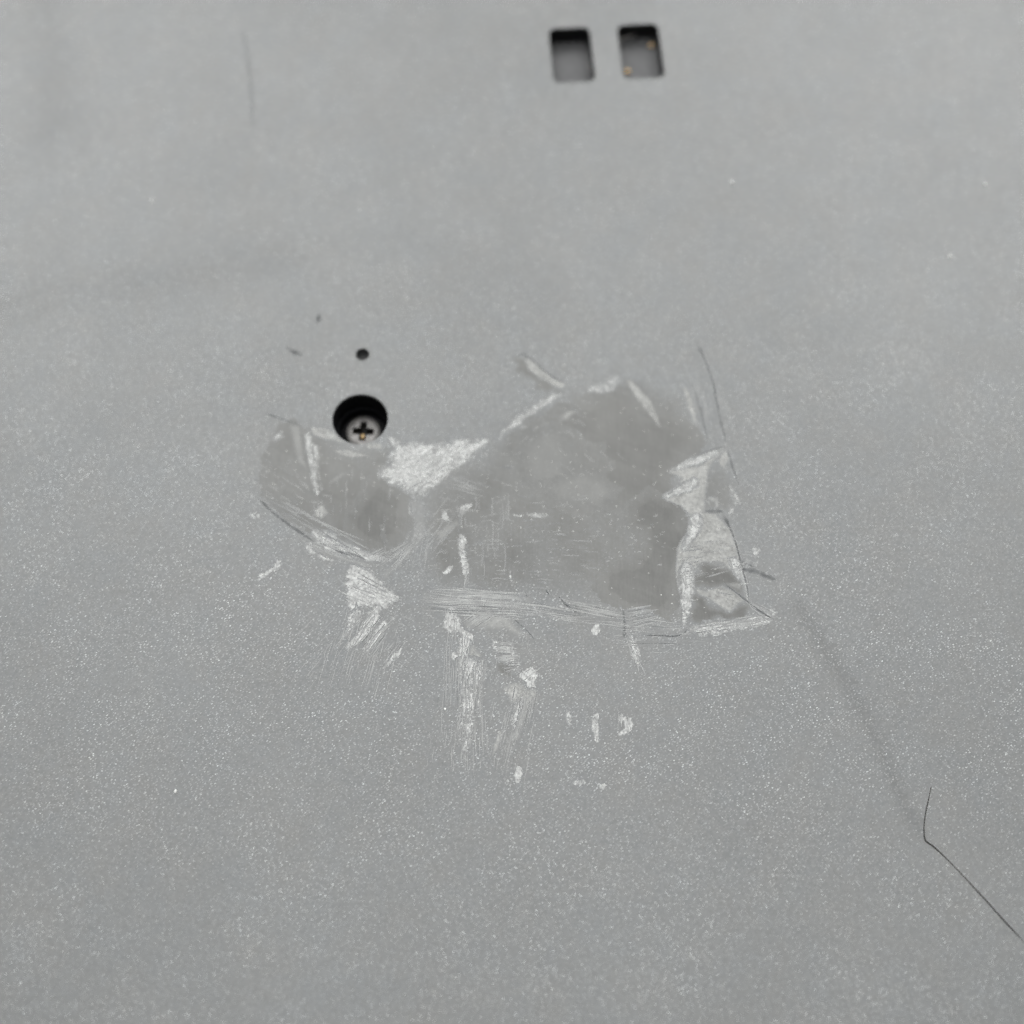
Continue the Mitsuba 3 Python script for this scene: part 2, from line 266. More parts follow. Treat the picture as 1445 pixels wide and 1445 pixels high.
    ('scuff', [[-4.25, 31.48], [-2.55, 32.77], [-1.56, 32.83], [-0.45, 32.25], [0.66, 31.29], [1.87, 30.05], [0.41, 30.14], [-0.81, 30.71], [-1.79, 30.84], [-2.9, 30.97], [-3.75, 30.84]], 0.5, 1.0, 28.0, None, 1),
    ('scuff', [[-20.34, 36.32], [-20.07, 36.85], [-19.46, 37.05], [-19.9, 36.32], [-21.08, 35.39], [-21.82, 35.26]], 0.65, 1.0, -142.0, None, 0),
    ('scuff', [[-11.26, 40.3], [-11.04, 40.24], [-10.75, 38.6], [-10.21, 37.66], [-10.44, 37.12], [-10.85, 38.06]], 0.89, 0.6, None, None, 0),
    ('scuff', [[-9.17, 29.69], [-8.58, 30.2], [-9.5, 28.69], [-10.66, 27.31], [-10.1, 28.43]], 0.83, 0.7, -120.0, None, 0),
    ('scuff', [[-8.99, 42.59], [-8.59, 42.31], [-8.58, 41.06], [-8.89, 41.61]], 0.89, 0.5, None, None, 0),
    ('scuff', [[-21.47, 48.57], [-20.62, 49.44], [-20.32, 48.86], [-21.07, 48.42]], 0.45, 0.8, None, None, 1),
    ('scuff', [[-20.97, 58.18], [-20.38, 58.06], [-19.93, 57.51], [-20.41, 57.59]], 0.55, 0.4, None, None, 0),
    ('scuff', [[0.13, 50.53], [1.72, 51.94], [3.05, 52.76], [4.92, 53.51], [4.11, 52.76], [2.25, 51.72], [0.92, 50.53], [-0.92, 48.62], [-1.18, 49.06]], 0.6, 0.7, 39.0, None, 0),
    ('scuff', [[6.79, 53.82], [9.37, 55.34], [10.03, 54.95], [8.91, 53.51], [7.18, 53.36]], 0.35, 1.0, None, None, 0),
    ('scuff', [[23.79, 35.97], [24.32, 36.23], [24.45, 35.7], [23.94, 35.5]], 0.8, 0.6, None, None, 0),
    ('scuff', [[20.47, 38.24], [21.12, 38.51], [21.26, 37.84], [20.67, 37.64]], 0.6, 0.7, None, None, 0),
    ('scuff', [[-22.84, 41.47], [-22.09, 41.75], [-21.78, 41.06], [-22.52, 40.78]], 0.53, 1.0, None, None, 0),
    ('scuff', [[0.34, 46.52], [0.79, 48.96], [3.01, 50.16], [4.89, 48.96], [6.09, 46.52], [4.8, 43.78], [2.32, 43.11], [0.78, 44.46]], 0.22, 3.0, None, None, 1),
    ('scuff', [[2.33, 44.46], [6.7, 45.83], [9.75, 43.78], [7.83, 41.77], [4.15, 42.1]], 0.26, 2.5, None, None, 1),
    ('scuff', [[-19.91, 50.02], [-18.83, 50.02], [-18.33, 47.21], [-18.09, 45.49], [-19.03, 46.52]], 0.4, 0.8, None, None, 1),
    ('scuff', [[-16.0, 44.41], [-15.02, 45.4], [-14.25, 45.47], [-15.49, 44.41]], 0.45, 0.8, 25.0, None, 1),
    ('scuff', [[17.99, 35.04], [18.99, 35.17], [19.47, 34.91], [19.25, 34.38], [18.59, 34.71]], 0.5, 0.6, None, None, 1),
    ('scuff', [[17.12, 43.05], [17.88, 42.91], [17.95, 42.08], [17.69, 42.01], [17.63, 42.56], [17.1, 42.77]], 0.6, 0.4, None, None, 1),
    ('scuff', [[18.86, 44.18], [19.47, 43.61], [19.85, 42.77], [19.48, 42.08], [19.16, 42.91]], 0.5, 0.7, None, None, 0),
    ('scuff', [[-17.82, 38.87], [-16.68, 38.74], [-16.13, 38.06], [-16.86, 37.66], [-17.65, 38.19]], 0.65, 1.0, None, None, 0),
    ('scuff', [[-15.1, 37.52], [-13.58, 37.25], [-12.18, 36.85], [-11.78, 36.32], [-13.3, 36.72], [-14.82, 36.98]], 0.71, 0.8, -18.0, None, 0),
    ('scuff', [[-7.77, 34.33], [-6.9, 34.2], [-7.01, 33.55], [-7.63, 33.81]], 0.6, 0.6, None, None, 0),
    ('scuff', [[4.38, 33.75], [4.62, 33.68], [4.98, 32.9], [5.34, 32.32], [4.85, 32.45], [4.12, 32.96], [3.87, 33.22], [4.49, 33.09]], 0.9, 0.4, None, None, 0),
    ('scuff', [[8.99, 33.03], [9.24, 32.9], [9.25, 31.48], [9.07, 31.74]], 0.7, 0.4, None, None, 0),
    ('scuff', [[9.08, 32.95], [9.23, 32.82], [9.21, 31.01], [9.07, 31.91]], 0.7, 0.4, None, None, 0),
    ('scuff', [[-1.67, 30.2], [-0.81, 30.01], [0.17, 29.69], [0.65, 28.43], [0.16, 28.31], [-0.56, 29.19], [-1.42, 29.19]], 0.55, 0.7, -6.0, None, 0),
    ('scuff', [[-1.54, 29.06], [-0.56, 28.56], [0.59, 28.43], [0.71, 27.44], [0.04, 27.81], [-0.56, 28.31], [-1.29, 28.06]], 0.45, 0.7, -6.0, None, 0),
    ('scuff', [[-18.94, 49.74], [-18.39, 49.44], [-18.44, 48.13], [-18.91, 48.42]], 0.35, 0.8, None, None, 1),
    ('scuff', [[-21.3, 48.86], [-20.48, 49.37], [-20.57, 48.71], [-20.94, 48.42]], 0.6, 0.4, None, None, 0),
    ('scuff', [[20.71, 48.33], [21.03, 48.19], [20.9, 47.32], [20.58, 47.46]], 0.5, 0.6, None, None, 0),
    ('scuff', [[17.94, 54.12], [18.21, 54.12], [18.52, 52.76], [18.83, 52.46], [18.63, 52.31], [18.28, 53.06]], 0.6, 0.4, None, None, 0),
    ('scuff', [[-7.77, 34.33], [-4.8, 34.47], [-1.57, 34.2], [1.9, 33.81], [1.52, 32.64], [-1.56, 32.58], [-4.77, 33.16], [-7.62, 33.42]], 0.24, 0.7, -7.0, None, 1),
    ('scuff', [[3.88, 33.81], [5.36, 33.55], [7.34, 33.29], [9.29, 32.64], [9.26, 31.74], [7.3, 32.12], [5.34, 32.45], [4.36, 33.03]], 0.24, 0.6, -11.0, None, 1),
    ('scuff', [[9.32, 32.69], [11.06, 32.95], [11.89, 32.3], [13.33, 31.53], [14.28, 31.01], [13.77, 30.57], [11.57, 30.63], [9.5, 30.89]], 0.24, 0.6, 12.0, None, 1),
    ('scuff', [[-8.99, 42.73], [-7.71, 42.59], [-7.38, 39.96], [-7.97, 38.33], [-9.29, 36.72], [-10.74, 35.39], [-11.38, 35.79], [-9.8, 36.98], [-8.61, 38.87], [-8.41, 40.51]], 0.26, 0.7, -112.0, None, 1),
    ('scuff', [[-17.19, 38.87], [-16.17, 38.6], [-14.35, 37.66], [-12.31, 36.98], [-11.53, 36.32], [-12.29, 36.45], [-14.32, 36.98], [-16.1, 37.52], [-17.02, 38.06]], 0.32, 0.6, -25.0, None, 1),
    ('scuff', [[-4.77, 28.35], [-3.56, 28.47], [-1.99, 28.35], [-2.33, 26.11], [-2.91, 23.91], [-3.24, 21.99], [-3.81, 20.57], [-4.3, 21.99], [-4.12, 25.13]], 0.59, 1.2, -101.0, None, 0),
    ('scuff', [[0.31, 25.13], [1.75, 25.25], [1.27, 23.67], [0.78, 22.35], [0.31, 21.39], [-0.28, 21.39], [0.07, 22.95]], 0.65, 1.0, -109.0, None, 0),
    ('scuff', [[-13.35, 32.77], [-12.12, 32.9], [-12.9, 31.22], [-14.05, 29.69], [-14.41, 29.69], [-13.76, 31.22]], 0.59, 0.8, -120.0, None, 0),
    ('scuff', [[-10.84, 31.74], [-10.22, 31.48], [-11.47, 29.32], [-12.65, 28.43], [-11.99, 29.95]], 0.59, 0.8, -116.0, None, 0),
    ('scuff', [[18.58, 47.68], [16.32, 46.96], [13.85, 45.52], [15.61, 45.88], [17.61, 46.74]], 1.1, 0.5, 29.0, None, 0),
    ('scuff', [[16.34, 45.03], [14.75, 44.25], [13.02, 43.05], [13.92, 43.05], [16.14, 43.75]], 1.1, 0.5, 29.0, None, 0),
    ('scuff', [[14.22, 36.77], [15.41, 36.77], [15.35, 34.65], [14.88, 32.95], [14.42, 30.82], [14.38, 32.82], [14.22, 34.38]], 1.05, 0.5, -88.0, None, 0),
    ('scuff', [[18.39, 37.3], [19.39, 37.3], [19.65, 35.7], [20.0, 33.4], [19.47, 34.91], [18.81, 36.1]], 1.05, 0.4, -68.0, None, 0),
    ('scuff', [[15.35, 41.25], [16.51, 41.46], [16.29, 39.87], [15.35, 38.92], [14.66, 37.84], [14.57, 38.65], [15.27, 39.74]], 1.0, 0.5, -103.0, None, 0),
    ('scuff', [[-18.58, 49.17], [-17.96, 49.31], [-17.41, 46.52], [-16.73, 43.65], [-17.07, 43.11], [-17.7, 45.28]], 1.15, 0.5, None, None, 0),
    ('scuff', [[-17.25, 40.11], [-15.35, 38.99], [-12.25, 37.69], [-9.81, 37.04], [-12.23, 37.04], [-15.29, 37.82], [-16.86, 38.79]], 0.9, 0.5, -21.0, None, 0),
]
DARK = [
    ('scratch', [[16.97, 58.46], [17.33, 57.65], [17.69, 56.49], [18.13, 54.88], [18.34, 53.66], [18.41, 52.61], [18.64, 50.53], [19.01, 48.19]], [0.038, 0.15, 0.1, 0.081, 0.125, 0.094, 0.088, 0.075], 0.8, 'long dark scratch running down to the right end of the worn area'),
    ('scratch', [[19.09, 47.46], [19.23, 46.74], [19.48, 45.6], [19.83, 44.18]], [0.05, 0.081, 0.1, 0.05], 0.8, None),
    ('scratch', [[16.2, 54.35], [16.66, 52.76], [16.93, 51.72], [17.06, 50.53], [17.28, 49.35], [17.43, 48.4]], [0.05, 0.1, 0.138, 0.113, 0.075, 0.05], 0.6, None),
    ('scratch', [[16.33, 47.03], [17.66, 47.53], [18.88, 47.9]], [0.038, 0.075, 0.075], 0.6, None),
    ('scratch', [[16.71, 41.63], [17.42, 41.69], [18.31, 41.63]], [0.219, 0.282, 0.157], 0.5, None),
    ('scratch', [[18.22, 41.32], [18.45, 40.9], [18.83, 40.01], [19.08, 39.06], [19.27, 38.24], [19.48, 36.77], [19.84, 34.91], [19.92, 33.6]], [0.094, 0.25, 0.138, 0.094, 0.094, 0.125, 0.094, 0.063], 0.6, None),
    ('scratch', [[19.38, 36.3], [20.32, 36.23], [21.28, 35.83], [22.36, 35.28]], [0.25, 0.313, 0.313, 0.219], 0.55, 'stubby dark bar at the far right of the worn area'),
    ('scratch', [[19.44, 37.03], [20.1, 36.7], [20.71, 36.5]], [0.188, 0.125, 0.063], 0.45, None),
    ('scratch', [[17.86, 35.04], [18.69, 34.38], [19.73, 33.44], [20.54, 32.69], [21.89, 31.81]], [0.05, 0.1, 0.125, 0.125, 0.075], 0.65, None),
    ('scratch', [[9.27, 32.88], [9.41, 31.66], [9.33, 30.25]], [0.063, 0.138, 0.219], 0.5, None),
    ('scratch', [[10.96, 30.5], [12.42, 30.4], [14.13, 30.38], [14.59, 31.01]], [0.044, 0.075, 0.113, 0.05], 0.65, None),
    ('scratch', [[9.95, 29.74], [12.39, 29.77], [14.21, 29.68]], [0.038, 0.063, 0.038], 0.35, None),
    ('scratch', [[-22.13, 42.94], [-21.5, 42.31], [-20.81, 41.61], [-19.59, 40.65], [-18.26, 39.69], [-16.94, 38.8]], [0.088, 0.175, 0.138, 0.175, 0.2, 0.1], 0.6, 'dark curved groove at the left edge of the worn area'),
    ('scratch', [[-15.13, 38.06], [-14.36, 37.79], [-13.47, 37.63], [-12.45, 37.19]], [0.063, 0.188, 0.2, 0.088], 0.6, None),
    ('scratch', [[-16.55, 38.74], [-15.65, 38.33], [-15.13, 38.06]], [0.05, 0.088, 0.05], 0.4, None),
    ('scratch', [[-22.04, 51.21], [-21.25, 50.84], [-20.44, 50.55], [-19.02, 50.06]], [0.05, 0.125, 0.094, 0.05], 0.65, None),
    ('scratch', [[2.87, 34.47], [3.14, 34.02]], [0.063, 0.1], 0.8, None),
    ('scratch', [[3.94, 33.81], [4.49, 33.16], [4.98, 32.71], [5.71, 32.25]], [0.05, 0.15, 0.125, 0.05], 0.7, None),
    ('scratch', [[-17.82, 61.52], [-17.95, 61.04], [-18.06, 60.6]], [0.188, 0.376, 0.188], 0.75, 'small dark grey fleck above the pin hole'),
    ('scratch', [[-20.92, 58.06], [-20.43, 57.9], [-19.97, 57.46], [-19.17, 57.16]], [0.063, 0.1, 0.313, 0.157], 0.75, 'small dark grey mark left of the pin hole'),
    ('scratch', [[-0.03, 56.79], [0.47, 57.18], [1.01, 57.38], [1.35, 57.1], [2.02, 56.56], [2.81, 55.64], [3.74, 54.88], [4.73, 54.3]], [0.044, 0.063, 0.081, 0.1, 0.1, 0.1, 0.088, 0.05], 0.85, 'thin dark edge of the curved chip'),
    ('scratch', [[-28.22, 96.54], [-27.52, 94.34], [-26.95, 91.05], [-26.39, 87.82], [-25.87, 82.79]], [0.056, 0.119, 0.119, 0.106, 0.081], 0.75, 'thin dark vertical scratch left of the two slots'),
    ('scratch', [[8.37, 60.46], [8.41, 59.55], [8.47, 57.29]], [0.044, 0.05, 0.031], 0.3, None),
    ('scratch', [[10.27, 64.01], [10.32, 63.54]], [0.094, 0.094], 0.4, None),
    ('scratch', [[0.17, 31.87], [1.02, 31.1], [1.94, 30.05]], [0.044, 0.081, 0.05], 0.4, None),
    ('scratch', [[19.84, 58.42], [19.95, 58.11]], [0.1, 0.075], 0.35, None),
    ('scratch', [[1.04, 34.33], [1.28, 33.81]], [0.063, 0.094], 0.5, None),
    ('scratch', [[-0.91, 45.88], [-0.0, 45.81]], [0.125, 0.125], 0.4, None),
]
FINE = [
    ([[-7.35, 34.86], [-7.74, 33.29], [1.9, 33.94], [1.4, 32.58]], 39, 0.7875000000000001, 0.35, 1, (0.3, 0.9), 0.063),
    ([[-4.25, 31.61], [-3.26, 30.84], [-2.67, 32.77], [-1.06, 32.45]], 13, 0.63, 0.2, 2, (0.5, 1), 0.081),
    ([[-1.6, 30.14], [-1.41, 28.31], [0.04, 29.82], [0.71, 28.43]], 15, 0.8400000000000001, 0.2, 3, (0.5, 1), 0.075),
    ([[-1.41, 28.31], [-1.28, 26.94], [0.65, 28.31], [0.77, 27.56]], 7, 0.525, 0.3, 4, (0.3, 0.8), 0.069),
    ([[3.88, 33.81], [4.36, 32.77], [9.04, 32.51], [9.26, 31.74]], 18, 0.63, 0.3, 5, (0.3, 0.8), 0.063),
    ([[9.45, 32.82], [9.56, 30.89], [11.93, 33.21], [12.85, 31.78]], 15, 0.63, 0.35, 6, (0.4, 0.9), 0.069),
    ([[-12.06, 36.98], [-10.5, 35.65], [-8.37, 39.14], [-7.55, 39.42]], 15, 0.63, 0.35, 7, (0.4, 0.9), 0.063),
    ([[-12.34, 37.52], [-11.05, 36.72], [-10.86, 38.33], [-10.2, 37.52]], 9, 0.63, 0.2, 8, (0.4, 0.9), 0.063),
    ([[-11.62, 32.77], [-8.88, 31.99], [-14.14, 29.06], [-11.93, 28.69]], 20, 0.63, 0.2, 9, (0.2, 0.6), 0.063),
    ([[-10.82, 31.22], [-7.87, 30.97], [-12.42, 28.81], [-10.42, 27.44]], 10, 0.525, 0.2, 10, (0.2, 0.7), 0.063),
    ([[-22.46, 43.15], [-21.44, 43.15], [-12.55, 36.72], [-11.82, 37.25]], 13, 0.42000000000000004, 0.6, 11, (0.2, 0.5), 0.063),
    ([[-5.56, 45.31], [-5.79, 44.04], [-2.06, 44.04], [-2.18, 42.91]], 15, 0.3675, 0.6, 12, (0.3, 0.8), 0.056),
    ([[-22.09, 48.13], [-22.81, 42.72], [-17.53, 44.13], [-18.31, 40.51]], 39, 0.3675, 0.55, 13, (0.08, 0.25), 0.056),
    ([[14.2, 38.65], [13.99, 34.65], [19.26, 38.92], [19.44, 36.23]], 31, 0.315, 0.75, 14, (0.1, 0.4), 0.056),
    ([[-7.13, 43.01], [-7.33, 36.18], [-4.57, 43.43], [-5.34, 36.98]], 20, 0.3675, 0.5, 15, (0.15, 0.4), 0.056),
    ([[-2.11, 50.23], [-0.39, 48.19], [1.72, 52.01], [3.03, 51.12]], 20, 0.315, 0.6, 16, (0.1, 0.3), 0.056),
    ([[15.6, 55.18], [17.21, 55.18], [16.61, 49.65], [17.87, 48.77]], 13, 0.47250000000000003, 0.3, 17, (0.2, 0.5), 0.056),
    ([[17.95, 54.27], [19.01, 54.12], [19.96, 48.77], [20.53, 49.35]], 7, 0.42000000000000004, 0.3, 18, (0.2, 0.5), 0.056),
    ([[19.73, 38.51], [19.07, 36.23], [21.32, 37.84], [20.75, 37.03]], 10, 0.47250000000000003, 0.4, 19, (0.3, 0.7), 0.063),
    ([[20.05, 42.77], [23.89, 42.77], [20.84, 39.73], [24.89, 39.73]], 9, 0.315, 0.3, 20, (0.2, 0.5), 0.05),
    ([[19.48, 33.34], [20.12, 33.6], [21.22, 31.91], [22.11, 32.3]], 7, 0.63, 0.2, 21, (0.4, 0.8), 0.063),
    ([[-5.02, 39.12], [-4.94, 34.61], [8.39, 39.78], [8.21, 33.98]], 52, 0.21000000000000002, 0.6, 22, (0.03, 0.1), 0.056),
    ([[-6.03, 30.25], [2.21, 30.87], [-6.92, 19.67], [-0.14, 18.55]], 44, 0.315, 0.3, 23, (0.06, 0.16), 0.05),
    ([[-1.33, 31.48], [9.29, 30.87], [-1.89, 26.63], [10.3, 26.63]], 31, 0.231, 0.6, 24, (0.05, 0.2), 0.05),
    ([[-2.05, 48.61], [-0.16, 46.52], [10.15, 55.07], [11.35, 52.89]], 33, 0.3675, 0.15, 31, (0.02, 0.06), 0.056),
    ([[-8.14, 41.77], [-7.93, 34.61], [-0.15, 43.11], [-0.15, 34.61]], 52, 0.315, 0.25, 32, (0.04, 0.14), 0.056),
    ([[-21.46, 47.21], [-22.05, 39.12], [-15.82, 47.21], [-15.29, 37.82]], 33, 0.315, 0.3, 33, (0.04, 0.14), 0.056),
    ([[7.83, 41.77], [7.68, 36.53], [13.33, 41.1], [13.11, 36.53]], 39, 0.525, 0.15, 34, (0.02, 0.07), 0.063),
    ([[-5.17, 47.21], [-7.56, 43.11], [1.1, 47.21], [0.46, 39.12]], 39, 0.29400000000000004, 0.4, 35, (0.05, 0.14), 0.056),
    ([[-14.61, 36.53], [-14.27, 30.25], [-6.12, 33.98], [-7.11, 26.63]], 44, 0.3675, 0.1, 36, (0.03, 0.1), 0.056),
    ([[16.14, 47.21], [16.8, 37.82], [22.18, 44.46], [21.44, 35.25]], 33, 0.3675, 0.2, 37, (0.03, 0.1), 0.056),
    ([[-7.04, 24.27], [1.01, 24.27], [-6.87, 17.99], [-0.14, 17.44]], 33, 0.3675, 0.05, 38, (0.05, 0.18), 0.056),
    ([[8.13, 31.48], [8.05, 29.03], [16.41, 31.48], [16.25, 29.03]], 28, 0.42000000000000004, 0.2, 39, (0.05, 0.2), 0.056),
    ([[-7.92, 34.49], [-7.75, 32.73], [14.34, 31.48], [14.28, 30.37]], 44, 0.5775000000000001, 0.25, 51, (0.06, 0.25), 0.063),
    ([[14.32, 31.17], [14.27, 30.25], [21.52, 32.6], [21.84, 31.48]], 18, 0.525, 0.2, 52, (0.15, 0.5), 0.063),
    ([[-21.89, 43.11], [-21.44, 43.78], [-7.38, 36.53], [-7.95, 35.25]], 18, 0.47250000000000003, 0.4, 53, (0.1, 0.35), 0.063),
    ([[-14.44, 33.35], [-9.02, 31.48], [-16.32, 25.44], [-10.49, 24.27]], 33, 0.47250000000000003, 0.1, 54, (0.12, 0.5), 0.056),
    ([[-5.47, 31.48], [-2.51, 30.87], [-5.77, 19.11], [-1.83, 18.55]], 52, 0.47250000000000003, 0.1, 55, (0.08, 0.35), 0.056),
    ([[0.44, 27.82], [2.76, 27.22], [-1.83, 18.55], [0.98, 17.99]], 28, 0.47250000000000003, 0.1, 56, (0.1, 0.4), 0.056),
    ([[0.46, 43.11], [1.05, 35.25], [8.51, 43.78], [8.82, 34.61]], 33, 0.2625, 0.5, 57, (0.05, 0.25), 0.056),
    ([[1.11, 50.02], [4.96, 52.89], [6.03, 43.78], [11.09, 46.52]], 28, 0.231, 0.35, 58, (0.04, 0.15), 0.056),
    ([[-17.16, 48.61], [-10.18, 47.21], [-17.27, 40.44], [-9.89, 39.12]], 31, 0.29400000000000004, 0.3, 59, (0.05, 0.2), 0.056),
    ([[-4.48, 43.11], [-0.15, 43.78], [-4.94, 34.61], [-0.15, 34.61]], 33, 0.29400000000000004, 0.35, 60, (0.05, 0.3), 0.056),
    ([[-7.81, 34.61], [-7.86, 32.35], [2.84, 34.11], [2.22, 31.98]], 39, 0.8925, 0.3, 61, (0.15, 0.6), 0.069),
    ([[-8.79, 42.77], [-6.3, 41.77], [-9.79, 36.53], [-7.33, 34.61]], 23, 0.42000000000000004, 0.35, 62, (0.1, 0.4), 0.056),
    ([[-9.81, 37.17], [-7.36, 35.88], [-5.11, 43.78], [-3.23, 42.43]], 18, 0.42000000000000004, 0.25, 63, (0.1, 0.4), 0.056),
    ([[-14.51, 34.61], [-9.63, 32.1], [-21.03, 26.63], [-14.48, 23.68]], 33, 0.231, 0.1, 64, (0.06, 0.3), 0.056),
]
HAIR = [[33.15, 17.95], [32.99, 17.49], [32.66, 16.56], [32.43, 15.91], [32.25, 15.26], [32.14, 14.74], [32.1, 14.22], [32.12, 13.81], [32.34, 13.65], [32.7, 13.39], [33.28, 12.81], [34.07, 11.93], [34.85, 10.98], [35.62, 10.05], [36.39, 9.12], [37.14, 8.13], [37.89, 7.22], [38.62, 6.34], [39.28, 5.53]]
CONTACTS = [[11.99, 92.15, 0.34], [14.66, 95.69, 0.34]]
FIBRES = [([[7.87, 92.82, -1.2], [8.05, 92.16, -1.3], [8.39, 91.41, -1.3]], 'pale curved fibre inside the left slot by its right wall'), ([[11.14, 95.59, -0.9], [11.98, 95.98, -1.0], [12.89, 96.36, -1.1]], 'pale straight fibre across the top of the right slot')]
SPECKS = [[21.51, 76.56, 0.18, 'white dust speck below and to the right of the two slots'], [46.2, 76.3, 0.17, 'white dust speck near the right edge, uppermost on that side'], [41.58, 67.97, 0.16, 'white dust speck near the right edge, below the uppermost one'], [-26.57, 17.6, 0.13, 'bright white dust speck alone in the lower left of the casing'], [-34.92, 74.45, 0.15, 'white dust speck alone in the upper left of the casing'], [-5.43, 24.21, 0.1, 'small white dust speck left of the longest white scuff']]


# ---------------------------------------------------------------- helpers
def numbered(key):
    if key not in scene:
        return key
    k = 1
    while f'{key}_{k:03d}' in scene:
        k += 1
    return f'{key}_{k:03d}'


def put(key, mesh, bsdf, label=None, category=None, group=None, kind=None, smooth=False, uv=None):
    key = numbered(key)
    if isinstance(mesh, tuple):
        mesh = trimesh.Trimesh(np.asarray(mesh[0], float), np.asarray(mesh[1], int), process=False)
    mesh = mesh.copy()
    mesh.vertices = np.asarray(mesh.vertices) * MM
    scene[key] = mikit.ply(mesh, bsdf, smooth=smooth, uv=uv)
    rec = {k: v for k, v in (('label', label), ('category', category), ('group', group), ('kind', kind)) if v}
    if rec:
        labels[key] = rec
    return key


def loft(rings, cap=False):
    """Rings (n x 3 each, same count) joined by quads; cap closes the last one."""
    n = len(rings[0])
    v = np.vstack(rings)
    i = np.arange(n)
    f = [np.stack([k * n + i, k * n + (i + 1) % n, (k + 1) * n + (i + 1) % n, (k + 1) * n + i], 1) for k in range(len(rings) - 1)]
    f = np.vstack(f)
    f = np.vstack([f[:, [0, 1, 2]], f[:, [0, 2, 3]]])
    if cap:
        v = np.vstack([v, rings[-1].mean(0)])
        b = (len(rings) - 1) * n
        f = np.vstack([f, np.stack([b + i, b + (i + 1) % n, i * 0 + len(v) - 1], 1)])
    return v, f


def circle(c, r, z, n=64):
    a = np.arange(n) * 2 * np.pi / n
    return np.stack([c[0] + r * np.cos(a), c[1] + r * np.sin(a), a * 0 + z], 1)


def rounded(c, w, h, r, rot, z, grow=0.0, n=8):
    """Rounded rectangle; grow offsets it outwards."""
    out = []
    for k, (sx, sy) in enumerate(((1, 1), (-1, 1), (-1, -1), (1, -1))):
        for a in np.linspace(k * np.pi / 2, (k + 1) * np.pi / 2, n):
            out.append([sx * (w / 2 - r) + (r + grow) * math.cos(a), sy * (h / 2 - r) + (r + grow) * math.sin(a)])
    out = np.array(out)
    ca, sa = math.cos(rot), math.sin(rot)
    return np.stack([c[0] + ca * out[:, 0] - sa * out[:, 1], c[1] + sa * out[:, 0] + ca * out[:, 1], out[:, 0] * 0 + z], 1)


def tube(path, r, sides=8):
    p = np.asarray(path, float)
    t = np.gradient(p, axis=0)
    t /= np.linalg.norm(t, axis=1, keepdims=True)
    a = np.cross(t, [0, 0, 1.0])
    a /= np.linalg.norm(a, axis=1, keepdims=True) + 1e-9
    b = np.cross(a, t)
    ang = np.arange(sides) * 2 * np.pi / sides
    r = np.broadcast_to(r, (len(p),))
    rings = [p[i] + r[i] * (np.cos(ang)[:, None] * a[i] + np.sin(ang)[:, None] * b[i]) for i in range(len(p))]
    v, f = loft(rings, True)
    i = np.arange(sides)
    v = np.vstack([v, p[0]])
    return v, np.vstack([f, np.stack([(i + 1) % sides, i, i * 0 + len(v) - 1], 1)])


# ---------------------------------------------------------------- the casing
CASE = 'device_casing'
labels[CASE] = {'label': 'scuffed silver grey metallic painted device casing with a sunken screw and two rectangular slots', 'category': 'device casing'}
HOLE, PIN = (-13.6, 50.65), (-13.7, 57.3)
HOLE_R, PIN_R = 2.46, 0.60
ROT = math.radians(3.7)
SLOTS = [(6.15, 92.72), (13.27, 93.22)]
SW, SH, SR = 4.25, 7.15, 0.75
CH = 0.10                                       # chamfer of the punched edges

OUT_C, OUT_W, OUT_H = (-15.0, 42.0), 310.0, 215.0


def opening(ring):
    return [ring(CH, 0.0), ring(CH * 0.35, -CH * 0.25), ring(0.0, -CH), ring(0.0, -CH - 0.06)]


rings = [opening(lambda g, z: circle(HOLE, HOLE_R + g, z, 96)), opening(lambda g, z: circle(PIN, PIN_R + g * 0.6, z, 48))]
rings += [opening(lambda g, z, c=c: rounded(c, SW, SH, SR, ROT, z, g)) for c in SLOTS]
outer = [rounded(OUT_C, OUT_W, OUT_H, 14, ROT * 0, z, g, 12) for g, z in ((-2.0, 0), (-1.0, -0.27), (-0.27, -1.0), (0, -2.0), (0, -12.0), (-2, -14.0))]
top = Polygon(outer[0][:, :2], [r[0][:, :2] for r in rings])
v2, f2 = trimesh.creation.triangulate_polygon(top, engine='earcut')
parts = [trimesh.Trimesh(np.c_[v2, np.zeros(len(v2))], f2, process=False)]
parts += [trimesh.Trimesh(*loft(r), process=False) for r in rings] + [trimesh.Trimesh(*loft(outer, True), process=False)]
panel = trimesh.util.concatenate(parts)
put(CASE + '__panel', panel, 'paint_bsdf', uv=np.asarray(panel.vertices)[:, :2])

# screw hole: black sleeve, screw at its bottom
SZ = -2.45
sleeve = loft([circle(HOLE, HOLE_R + 0.3, -CH - 0.05, 96), circle(HOLE, HOLE_R - 0.02, -CH - 0.05, 96), circle(HOLE, HOLE_R - 0.06, -2.25, 96), circle(HOLE, HOLE_R - 0.28, -2.40, 96),
               circle(HOLE, HOLE_R - 0.36, -3.2, 96)], True)
put(CASE + '__screw_hole', sleeve, 'sleeve_bsdf', label='black sleeve of the sunken screw hole', smooth=35)
R = 1.62
prof = [(R - 0.10, -3.1), (R, -3.0), (R, SZ - 0.22), (R - 0.05, SZ - 0.12), (R - 0.16, SZ - 0.06), (R - 0.20, SZ - 0.09), (R - 0.25, SZ - 0.09), (R - 0.30, SZ - 0.02), (R - 0.42, SZ)]
cross_rot = math.radians(-3.0)
a, b = 0.30, 0.98                                # half width and half length of the cross recess


